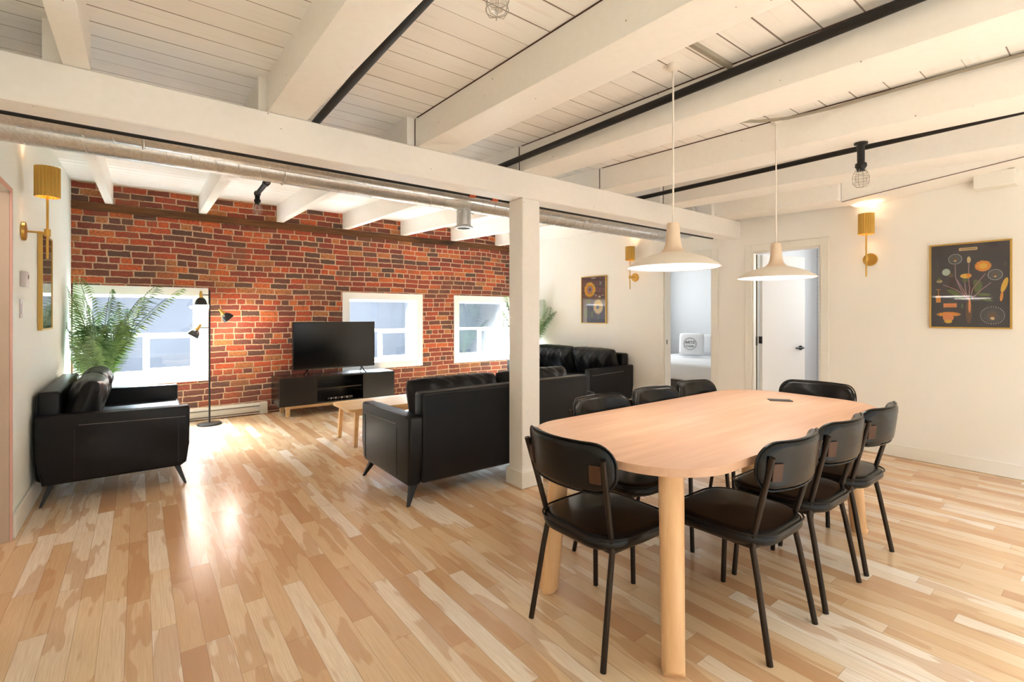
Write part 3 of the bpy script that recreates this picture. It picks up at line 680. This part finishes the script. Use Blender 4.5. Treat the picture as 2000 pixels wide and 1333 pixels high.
def strip(bm, pts, w, y=-.0186):
    for (a, b) in zip(pts, pts[1:]):
        d = Vector((b[0]-a[0], b[1]-a[1])).normalized()*w/2
        bm.faces.new([bm.verts.new((q[0], y, q[1])) for q in ((a[0]-d.y, a[1]+d.x), (a[0]+d.y, a[1]-d.x), (b[0]+d.y, b[1]-d.x), (b[0]-d.y, b[1]+d.x))])
def merge_art(pr, P):
    me = pr.data; bm = BM(); bm.from_mesh(me)
    for k_, b in P.items():
        if len(b.faces): me.materials.append(ink[k_]); merge(bm, b, len(me.materials)-1)
        else: b.free()
    bm.to_mesh(me); bm.free()
W_, H_ = .50, .71
t, pr = frame('framed_print', 'gold framed dark dandelion botanical print on the right wall', (XR-.0005, .868, 1.17), -PI/2, W_, H_, ink['dark'])
# faces -x: local x runs towards -y (right in the photograph)
def U(px): return (px-600)/1075*.49
def V_(py): return (1240-py)/1130*.68+.012
P = {k: BM() for k in ink}
L = lambda *q: [(U(a), V_(b)) for a, b in q]
for pts in (L((600, 880), (560, 760), (545, 620)), L((580, 860), (500, 740), (420, 560), (415, 380)), L((600, 860), (610, 700), (595, 560), (600, 370)), L((630, 800), (650, 720), (740, 610), (815, 520)), L((560, 830), (440, 730), (240, 645)), L((640, 850), (770, 730), (890, 640)), L((590, 850), (520, 720), (430, 570))): strip(P['stem'], pts, .006)
for x, y, r in ((415, 300, 95), (940, 540, 95), (905, 1080, 160)):
    for k in range(30):
        a = 2*PI*k/30; rr = r/1075*.49*.95
        strip(P['grey'], [(U(x)+rr*.35*math.cos(a), V_(y)+rr*.35*math.sin(a)), (U(x)+rr*math.cos(a), V_(y)+rr*math.sin(a))], .0012)
        blob(P['white'], U(x)+rr*math.cos(a), V_(y)+rr*math.sin(a), .003, .003, 6)
    blob(P['brown'], U(x), V_(y), r/1075*.49*.4, r/1075*.49*.45, 10, spike=.35, y=-.0188); blob(P['cream'], U(x), V_(y+r*.25), r/1075*.49*.2, r/1075*.49*.2, 7, spike=.35, y=-.0192)
blob(P['orange'], U(785), V_(415), .053, .048, 20, spike=.22); blob(P['yellow'], U(785), V_(415), .028, .024, 14, spike=.25, y=-.0193)
blob(P['yellow'], U(560), V_(540), .037, .022, 16, spike=.2); blob(P['orange'], U(600), V_(535), .018, .018, 10, spike=.2, y=-.0193); blob(P['green'], U(550), V_(595), .017, .017, 12)
blob(P['cream'], U(600), V_(320), .014, .03, 10, spike=.25); blob(P['pale'], U(290), V_(475), .027, .03, 16, spike=.08); blob(P['brown'], U(355), V_(520), .018, .02, 10, spike=.3)
blob(P['cream'], U(195), V_(600), .022, .014, 10, spike=.3); blob(P['green'], U(190), V_(580), .012, .02, 10)
for x, y, a, b, r in ((390, 760, .05, .02, -.5), (480, 830, .04, .015, -.3), (720, 690, .028, .055, -.1), (790, 800, .05, .014, -.1), (830, 870, .045, .012, -.3), (690, 640, .02, .03, 0), (510, 950, .008, .025, 0)): blob(P['green'], U(x), V_(y), a, b, 12, spike=.25, rot=r, y=-.0184)
blob(P['brown'], U(600), V_(1030), .02, .10, 14); blob(P['peach'], U(610), V_(950), .008, .06, 10, y=-.0193)
for x, y, w, h, c in ((590, 170, .112, .024, 'cream'), (345, 940, .085, .034, 'peach'), (180, 850, .03, .058, 'orange')):
    bm = P[c]; a = Vector((U(x), V_(y)))
    bm.faces.new([bm.verts.new(q) for q in ((a.x-w/2, -.019, a.y-h/2), (a.x+w/2, -.019, a.y-h/2), (a.x+w/2, -.019, a.y+h/2), (a.x-w/2, -.019, a.y+h/2))])
strip(P['brown'], [(U(490), V_(170)), (U(690), V_(170))], .005, -.0193)
strip(P['orange'], L((180, 800), (180, 715), (145, 710)), .004); strip(P['orange'], L((180, 715), (215, 710)), .004)
blob(P['orange'], U(320), V_(1065), .085, .022, 16, spike=.3); blob(P['peach'], U(320), V_(1110), .035, .035, 14, y=-.0192); blob(P['yellow'], U(320), V_(1165), .03, .018, 9, spike=.3, y=-.0194)
blob(P['yellow'], U(1055), V_(680), .016, .062, 12, rot=-.25); blob(P['orange'], U(1020), V_(830), .009, .04, 10, rot=-.1, y=-.0192)
strip(P['brown'], L((170, 500), (170, 300)), .005); strip(P['brown'], L((1060, 430), (1060, 380)), .010)
merge_art(pr, P)
t, pr = frame('framed_print', 'gold framed sunflower botanical print above the far sofa', (XR-.0005, 5.02, 1.155), -PI/2, .50, .71, simple('ink_plum', srgb(84, 74, 82), .7, noise=.2))
P = {k: BM() for k in ink}
blob(P['yellow'], -.075, .51, .125, .125, 22, spike=.25, y=-.0186); blob(P['orange'], -.075, .51, .085, .085, 20, spike=.2, y=-.0188); blob(P['grey'], -.075, .51, .055, .055, 18, y=-.019); blob(P['brown'], -.075, .51, .028, .028, 12, y=-.0192)
blob(P['cream'], .09, .25, .105, .12, 20, spike=.25, y=-.0186); blob(P['yellow'], .09, .27, .06, .06, 16, spike=.2, y=-.0188); blob(P['blue'], .085, .245, .03, .03, 12, y=-.019)
strip(P['green'], [(-.075, .38), (-.08, .2), (-.07, .03)], .012); strip(P['green'], [(.09, .14), (.10, .03)], .012)
for x, z, a, b in ((-.15, .16, .05, .09), (-.11, .33, .05, .04), (-.03, .14, .03, .06), (.13, .37, .03, .02)): blob(P['green'], x, z, a, b, 12, spike=.2, y=-.0184)
blob(P['grey'], .14, .60, .025, .025, 12); blob(P['white'], .12, .40, .03, .014, 8, spike=.4); blob(P['white'], .05, .42, .01, .022, 6, spike=.3); blob(P['cream'], .18, .42, .012, .012, 6, spike=.3)
bm = P['white']; bm.faces.new([bm.verts.new(q) for q in ((-.05, -.019, .672), (.05, -.019, .672), (.05, -.019, .684), (-.05, -.019, .684))])
merge_art(pr, P)
t, pr = frame('framed_print', 'gold framed green leaf picture on the left wall below the sconce', (XL+.0005, 5.06, 1.17), PI/2, .52, .71, simple('ink_forest', srgb(74, 92, 72), .6, noise=.4, nscale=14))
bm = BM()
rr = random.Random(9)
for k in range(60): blob(bm, rr.uniform(-.2, .2), rr.uniform(.06, .36), .03, .007, 8, rot=rr.uniform(0, 3), y=-.0186-k*.00001)
merge_art(pr, {'pale': bm})
# thermostat, switch
t = thing('thermostat', 'small white thermostat above the light switch on the left wall', 'thermostat', (XL, 4.21, 1.455), 0)
bm = BM(); box(bm, .0005, .028, -.05, .06, 0, .095, .005, 2); obj('body', bm, M_plastic, t)
bm = BM(); box(bm, .028, .0295, .01, .035, .05, .075); obj('display', bm, M_black, t, smooth=0)
t = thing('light_switch', 'white dimmer switch plate below the thermostat', 'switch', (XL, 4.18, 1.262), 0)
bm = BM(); box(bm, .0005, .006, -.04, .04, 0, .115, .002, 1); obj('wall_plate', bm, M_plastic, t)
bm = BM(); box(bm, .006, .012, -.012, .012, .025, .09, .003, 1); obj('rocker', bm, M_whitewin, t)
# ---------------------------------------------------------------- baseboard heater
t = thing('baseboard_heater', 'low cream electric baseboard heater under the brick wall behind the floor lamp', 'heater', (.78, YB-.001, 0), 0)
bm = BM(); prism(bm, [(0, .012), (0, .15), (-.045, .15), (-.062, .125), (-.062, .045), (-.05, .012)], 'x', -.56, .55); obj('body', bm, M_heater, t)
bm = BM(); box(bm, -.54, .46, -.0645, -.06, .108, .118); box(bm, -.54, .46, -.064, -.058, .03, .042); obj('louvre', bm, simple('shadow_slot', srgb(92, 84, 76), .7), t)  # dark strips painted as the shade in the heater slots
bm = BM(); box(bm, .46, .552, -.066, -.0005, .008, .153, .002, 1); obj('end_cap', bm, M_heater, t)
# ---------------------------------------------------------------- sofas
def make_sofa(label, loc, rz, Ls, seed):
    t = thing('leather_sofa', label, 'sofa', loc, rz, 'black leather sofas of the living area')
    D = .43; A = .105; zb = .135
    def armbm(sx):
        bm = BM(); n = 12
        ol = [(-D+.035, zb), (D-.06, zb), (D-.022, zb+.025), (D-.004, .30), (D, .572), (D-.012, .588), (D-.10, .586), (0, .592), (-D+.10, .600), (-D+.012, .600), (-D, .585), (-D, .32)]
        prism(bm, ol, 'x', sx*Ls/2, sx*(Ls/2-A))
        ed = [e for e in bm.edges if abs(e.verts[0].co.x-e.verts[1].co.x) < 1e-5]
        bmesh.ops.bevel(bm, geom=ed, offset=.020, segments=4, profile=.5, affect='EDGES')
        return bm
    for sx in (-1, 1):
        a = obj('arm', armbm(sx), M_sofa, t, smooth=50)
        bm = BM(); x = sx*(Ls/2+.0008)
        tube(bm, [(x, D-.03, .508), (x, -D+.22, .525)], .0016, 5)
        obj('stitching', bm, M_thread, a, 'pale contrast stitching')
        for yy in (D-.075, -D+.20):
            bm = BM(); tube(bm, [(x, yy, zb+.03), (x, yy, .50)], .0022, 5); obj('seam', bm, M_black, a)
    bm = BM(); box(bm, -Ls/2+A, Ls/2-A, -D+.03, D-.03, zb+.005, .36, .012, 2); obj('seat_base', bm, M_sofa, t)
    bm = BM(); box(bm, -Ls/2+A-.012, Ls/2-A+.012, -D+.0, -D+.12, zb+.005, .755, .022, 4)
    obj('back', bm, M_sofa, t, smooth=50)
    bm = BM(); x0 = Ls/2-A+.006
    tube(bm, [(-x0, -D-.001, zb+.02), (-x0, -D-.001, .735), (x0, -D-.001, .735), (x0, -D-.001, zb+.02)], .003, 6); obj('piping', bm, M_sofa, t)
    w = (Ls-2*A)/2
    for i in (0, 1):
        xc = -w/2+i*w
        bm = BM(); box(bm, xc-w/2+.004, xc+w/2-.004, -D+.13, D+.005, .361, .455, .03, 4)
        obj('seat_cushion', bm, M_sofa, t, smooth=60)
        bm = cushion_bm(w*1.0, .42, .20, 44, .016, seed+i)
        obj('back_cushion', bm, M_sofa, t, smooth=80, loc=(xc, -D+.23, .615), rot=(math.radians(-17), 0, math.radians(rnd_s.uniform(-2, 2))))
    for sx in (-1, 1):
        for sy in (-1, 1):
            bm = BM(); x, y = sx*(Ls/2-.075), sy*(D-.085)
            v0 = [Vector((x+dx, y+dy, zb+.012)) for dx, dy in ((-.03, -.02), (.03, -.02), (.03, .02), (-.03, .02))]
            fx, fy = sx*(Ls/2-.005), sy*(D-.03)
            v1 = [Vector((fx+dx, fy+dy, .001)) for dx, dy in ((-.009, -.008), (.009, -.008), (.009, .008), (-.009, .008))]
            mid = [a.lerp(b, .18)+Vector((0, 0, .004)) for a, b in zip(v0, v1)]
            rs = [[bm.verts.new(q) for q in r] for r in (v0, v1)]
            for q in range(4): bm.faces.new((rs[0][q], rs[0][(q+1) % 4], rs[1][(q+1) % 4], rs[1][q]))
            bm.faces.new(rs[0]); bm.faces.new(rs[1]); obj('leg', bm, M_black, t, smooth=0)
    return t
rnd_s = random.Random(5)
make_sofa('black leather loveseat against the left wall below the palm', (-.115, 5.225, 0), -PI/2, 1.54, 3)
make_sofa('black leather sofa in the middle, its back to the dining table behind the post', (2.315, 3.385, 0), 0, 1.79, 11)
make_sofa('black leather sofa against the right wall under the sunflower print', (4.965, 5.14, 0), PI/2, 1.76, 21)
# ---------------------------------------------------------------- media console, tv, coffee table
t = thing('media_console', 'low black media console with blond wood legs under the television', 'cabinet', (2.13, 6.72, 0), 0)
w = .755; d0, d1 = -.22, .20; z0, z1 = .135, .49; th = .018; xa, xb = -.30, .30
bm = BM(); box(bm, -w, w, d0, d1, z1-th, z1, .002, 1); box(bm, -w, w, d0, d1, z0, z0+th, .002, 1); box(bm, -w, -w+th, d0, d1, z0+th, z1-th); box(bm, w-th, w, d0, d1, z0+th, z1-th)
box(bm, -w+th, w-th, d1-.01, d1, z0+th, z1-th); box(bm, xa-th, xa, d0, d1-.01, z0+th, z1-th); box(bm, xb, xb+th, d0, d1-.01, z0+th, z1-th); obj('cabinet_body', bm, M_console, t)
bm = BM(); box(bm, xa, xb, d0+.02, d1-.01, .315, .33); obj('shelf', bm, M_console, t)
for a, b in ((-w+.002, xa-.002), (xb+.002, w-.002)):
    bm = BM(); box(bm, a, b, d0-.018, d0-.001, z0+.002, z1-.002, .002, 1); obj('door', bm, M_console, t)
bm = BM()
box(bm, -w+.08, w-.08, d0+.03, d0+.06, z0-.04, z0-.001, .003, 1); box(bm, -w+.08, w-.08, d1-.08, d1-.05, z0-.04, z0-.001, .003, 1); obj('base_rail', bm, M_ctable, t)
for sx in (-1, 1):
    for y in (d0+.04, d1-.07):
        bm = BM(); box(bm, sx*(w-.11)-.024, sx*(w-.11)+.024, y-.024, y+.024, .001, z0-.001, .003, 1); obj('leg', bm, M_ctable, t)
t = thing('television', 'large flat black television standing on the media console', 'television', (2.115, 6.66, .4905), 0)
bm = BM(); box(bm, -.545, .545, -.012, .03, .075, .70, .004, 2); obj('casing', bm, M_gloss, t)
bm = BM(); box(bm, -.537, .537, -.0145, -.0125, .090, .693); obj('screen', bm, M_screen, t, smooth=0)
for sx in (-1, 1):
    bm = BM()
    for dy in (-.11, .11): tube(bm, [(sx*.36, .01, .085), (sx*.36+sx*.01, dy*.5, .03), (sx*.36+sx*.02, dy, .006)], .007, 8)
    obj('stand_foot', bm, M_gloss, t)
t = thing('media_box', 'small black set-top box with pale connectors on the console shelf floor', 'media player', (2.15, 6.62, .1535), 0)
bm = BM(); box(bm, -.17, .17, -.05, .05, 0, .04, .004, 1); obj('body', bm, M_gloss, t)
for i, x in enumerate((-.12, -.06, .02, .09)):
    bm = BM(); box(bm, x-.006, x+.006, -.053, -.0505, .012, .030+.004*(i % 2)); obj('connector', bm, M_plastic, t, smooth=0)
t = thing('coffee_table', 'blond wood coffee table between the middle sofa and the television', 'table', (2.17, 4.90, 0), 0)
bm = BM(); prism(bm, [(p_[0], p_[1]) for p_ in rrect(1.14, .56, .07, 6, 1)], 'z', .345, .37); bmesh.ops.bevel(bm, geom=[e for e in bm.edges if abs(e.verts[0].co.z-e.verts[1].co.z) < 1e-5], offset=.005, segments=2, affect='EDGES'); obj('tabletop', bm, M_ctable, t)
bm = BM()
for y in (-.22, .22): box(bm, -.46, .46, y-.01, y+.01, .295, .345)
for x in (-.48, .48): box(bm, x-.01, x+.01, -.22, .22, .295, .345)
obj('apron', bm, M_ctable, t)
for sx in (-1, 1):
    for sy in (-1, 1):
        bm = BM(); box(bm, -.019, .019, -.022, .022, 0, .345, .003, 1)
        for v in bm.verts: v.co.x += sx*(.50-.02*v.co.z/.345); v.co.y += sy*(.235-.015*v.co.z/.345); v.co.z += .001
        obj('leg', bm, M_ctable, t)
# ---------------------------------------------------------------- floor lamp
t = thing('floor_lamp', 'black floor lamp with three adjustable shades beside the left window', 'lamp', (.66, 6.65, 0), 0)
bm = BM(); lathe(bm, [(0, .001), (.125, .001), (.127, .012), (.120, .020), (.015, .026), (0, .026)], 40); obj('base', bm, M_black, t)
bm = BM(); tube(bm, [(0, 0, .02), (0, 0, 1.575)], .0095, 12); obj('pole', bm, M_black, t)
def head(ax, az, tilt, dx, lit):
    bm = BM(); tube(bm, [(0, 0, az), (ax, 0, az)], .005, 8); obj('arm', bm, M_black, t)
    M = Matrix.Translation((ax, 0, az)) @ Matrix.Rotation(tilt, 4, 'Y')
    bm = BM(); lathe(bm, [(0, .045), (.010, .045), (.015, .02), (.019, -.02), (.022, -.035), (0, -.035)], 20, M); nk = obj('neck', bm, M_brass, t, 'brass neck')
    bm = BM(); lathe(bm, [(.018, -.03), (.034, -.040), (.052, -.065), (.064, -.105), (.066, -.112), (.063, -.110), (.048, -.066), (.03, -.045), (.016, -.036)], 32, M); obj('lamp_shade', bm, M_black, t, 'black metal dome shade')
    bm = BM(); lathe(bm, [(0, -.045), (.018, -.055), (.024, -.075), (.018, -.094), (0, -.10)], 18, M); obj('bulb', bm, emis('floor_lamp_bulb_glow', (1, .9, .78), 16), t, 'glowing bulb')
    point('floor_lamp_light', M @ Vector((0, 0, -.118)), lit, (1, .86, .72), .035, t)
head(-.085, 1.515, 0, 0, 5); head(.125, 1.318, math.radians(-42), 0, 9); head(-.11, 1.135, math.radians(32), 0, 4)
# ---------------------------------------------------------------- palms
def make_palm(label, loc, H, seed, n, spread):
    t = thing('potted_palm', label, 'plant', loc, 0, 'feathery potted palms in the back corners')
    bm = BM(); lathe(bm, [(0, .001), (.12, .001), (.15, .28), (.155, .30), (.142, .30), (.135, .27), (0, .27)], 32); obj('pot', bm, M_potg, t)
    bm = BM(); lathe(bm, [(0, .278), (.135, .272)], 24); obj('soil', bm, M_soil, t)
    rr = random.Random(seed)
    for i in range(n):
        az = spread[0]+(spread[1]-spread[0])*(i+.5)/n*1.0+rr.uniform(-.2, .2); lean = rr.uniform(.10, .36) if i % 3 else rr.uniform(.03, .15)
        hh = H*rr.uniform(.62, 1.0)*(1-.35*(lean)); reach = hh*lean*1.15
        pts = []
        for k in range(17):
            s = k/16; r = reach*s**2.0; z = .27+(hh-.27)*(s-.06*s**4)
            pts.append(Vector((r*math.cos(az), r*math.sin(az), z)))
        bm = BM(); tube(bm, pts, [.006*(1-.75*k/16)+.001 for k in range(17)], 5, True, 0)
        pale = 1 if i % 2 else 2
        for k in range(30):
            s = .34+.66*k/29; f = s*16; q = min(int(f), 15); p = pts[q].lerp(pts[q+1], f-q); d = (pts[min(q+1, 16)]-pts[q]).normalized()
            side0 = d.cross(Vector((math.cos(az), math.sin(az), .0)))
            side0 = Vector((-math.sin(az), math.cos(az), 0))
            ln = (.25*math.sin(PI*min(1, (s-.30)/.74))**.6+.03)*rr.uniform(.85, 1.1)
            for sg in (-1, 1):
                dr = (side0*sg*.8+d*.55+Vector((math.cos(az), math.sin(az), 0))*.25).normalized()
                wv = d.cross(dr).normalized().cross(dr).normalized()*.0085
                mid = p+dr*ln*.5+Vector((0, 0, -.01)); tip = p+dr*ln+Vector((0, 0, -ln*.38))
                a, b, c, e, g = bm.verts.new(p), bm.verts.new(mid+wv), bm.verts.new(mid-wv), bm.verts.new(tip), bm.verts.new(mid+Vector((0, 0, .003)))
                for fc in ((a, b, g), (a, g, c), (b, e, g), (g, e, c)):
                    ff = bm.faces.new(fc); ff.material_index = pale
        for v in bm.verts:
            v.co.x = max(XL+.03-loc[0], min(XR-.03-loc[0], v.co.x)); v.co.y = min(v.co.y, YB-.06-loc[1])
        obj('frond', bm, [M_stem, M_leaf, M_leafd], t, smooth=0)
    return t
make_palm('feathery green palm in the left corner behind the loveseat', (-.31, 6.50, 0), 1.88, 4, 20, (-3.1, 3.1))
make_palm('feathery palm in the far right corner, mostly hidden by the post', (5.07, 6.26, 0), 1.92, 8, 18, (-3.1, 3.1))
# ---------------------------------------------------------------- dining table
t = thing('dining_table', 'long pale wood dining table with rounded ends and round legs', 'table', (2.445, 1.352, 0), 0)
bm = BM(); TL, TW = 2.13, .92
prism(bm, rrect(TL, TW, .30, 14, 1), 'z', .720, .75); bmesh.ops.bevel(bm, geom=[e for e in bm.edges if abs(e.verts[0].co.z-e.verts[1].co.z) < 1e-5], offset=.006, segments=3, affect='EDGES')
obj('tabletop', bm, M_table, t)
for sx in (-1, 1):
    for sy in (-1, 1):
        bm = BM(); tube(bm, [(sx*.945, sy*.345, .001), (sx*.93, sy*.33, .02), (sx*.885, sy*.290, .719)], [.038, .041, .046], 24); obj('leg', bm, M_tleg, t)
bm = BM(); box(bm, -.70, .70, -.22, .22, .68, .7195, .004, 1); obj('apron', bm, M_tleg, t)
t = bm = BM(); box(bm, -.065, .065, -.035, .035, 0, .004, .001, 1)
tag(obj('table_card', bm, M_black, loc=(3.155, 1.37, .7505), rot=(0, 0, math.radians(-52))), 'thin black card lying on the far end of the dining table', 'card')
# ---------------------------------------------------------------- dining chairs
def make_chair(label):
    t = thing('dining_chair', label, 'chair', (0, 0, 0), 0, 'black leather chairs round the dining table')
    # seat
    def sf(c):
        x, y, z = c                       # pad built in x/z, thickness y -> rotate flat
        w = 1-.07*max(0, (-z)/.21)
        return (x*w, z+.035, .431-y*1.0)
    bm = pad(.44, .43, .062, .12, .16, fn=sf); obj('seat', bm, M_chair, t, smooth=70)
    bm = BM(); ol = rrect(.445, .435, .12); q = [(p_[0]*(1-.07*max(0, -p_[1]/.21)), p_[1]+.035, .452) for p_ in ol]; tube(bm, q+[q[0]], .0042, 6, False); obj('seat_piping', bm, M_chair, t)
    # curved back pad
    Rb = .38
    def bf(c, yo=-.226, zo=.724, tl=.10):
        x, y, z = c; th = x/Rb
        return ((Rb-y)*math.sin(th), Rb-(Rb-y)*math.cos(th)+yo-tl*z*1.2, zo+z)
    # pad bulges to the sitter (+y)
    bm = pad(.49, .184, .044, .080, .22, fn=lambda c: bf((c[0], -c[1], c[2]))); obj('backrest', bm, M_chair, t, smooth=70)
    ol = rrect(.49, .184, .080)
    for yy in (-.013,):
        bm = BM(); q = [bf((p_[0]*1.003, -.012, p_[1]*1.02)) for p_ in ol]; tube(bm, q+[q[0]], .004, 6, False); obj('back_piping', bm, M_chair, t)
    for sx in (-1, 1):
        bm = BM(); pts = [(sx*.200, -.192, .001), (sx*.184, -.138, .30), (sx*.178, -.118, .395), (sx*.178, -.120, .435), (sx*.194, -.162, .60), (sx*.211, -.206, .765)]
        tube(bm, pts, .0115, 12); obj('rear_leg', bm, M_leg, t, smooth=60)
        bm = BM(); tube(bm, [(sx*.205, .210, .001), (sx*.185, .185, .412)], .0115, 12); obj('front_leg', bm, M_leg, t)
        bm = BM(); box(bm, -.022, .022, -.003, .003, -.034, .034, .001, 1)
        obj('back_bracket', bm, M_bracket, t, loc=(sx*.176, -.208, .705), rot=(math.radians(7), 0, sx*math.radians(24)))
    bm = BM()
    tube(bm, [(-.178, -.12, .402), (.178, -.12, .402)], .010, 10); tube(bm, [(-.185, .18, .40), (.185, .18, .40)], .010, 10)
    for sx in (-1, 1): tube(bm, [(sx*.178, -.12, .402), (sx*.186, .185, .402)], .010, 10)
    obj('seat_frame', bm, M_leg, t)
    return t
c0 = make_chair('black leather dining chair at the near left end of the table')
c0.location = (1.508, 1.375, 0); c0.rotation_euler = (0, 0, -PI/2)
dup(c0, (2.022, 1.018, 0), 0, 'first of three chairs on the near side, closest to the camera')
dup(c0, (2.535, 1.018, 0), 0, 'middle of three chairs on the near side of the table')
dup(c0, (3.03, 1.016, 0), 0, 'farthest of three chairs on the near side, in front of the right wall')
dup(c0, (2.075, 1.69, 0), PI, 'first chair on the far side of the table, next to the post')
dup(c0, (2.575, 1.69, 0), PI, 'middle chair on the far side of the table')
dup(c0, (3.045, 1.70, 0), PI, 'last chair on the far side, in front of the bedroom doorway')
dup(c0, (3.505, 1.36, 0), PI/2, 'chair at the far right end of the table, in front of the bathroom doorway')
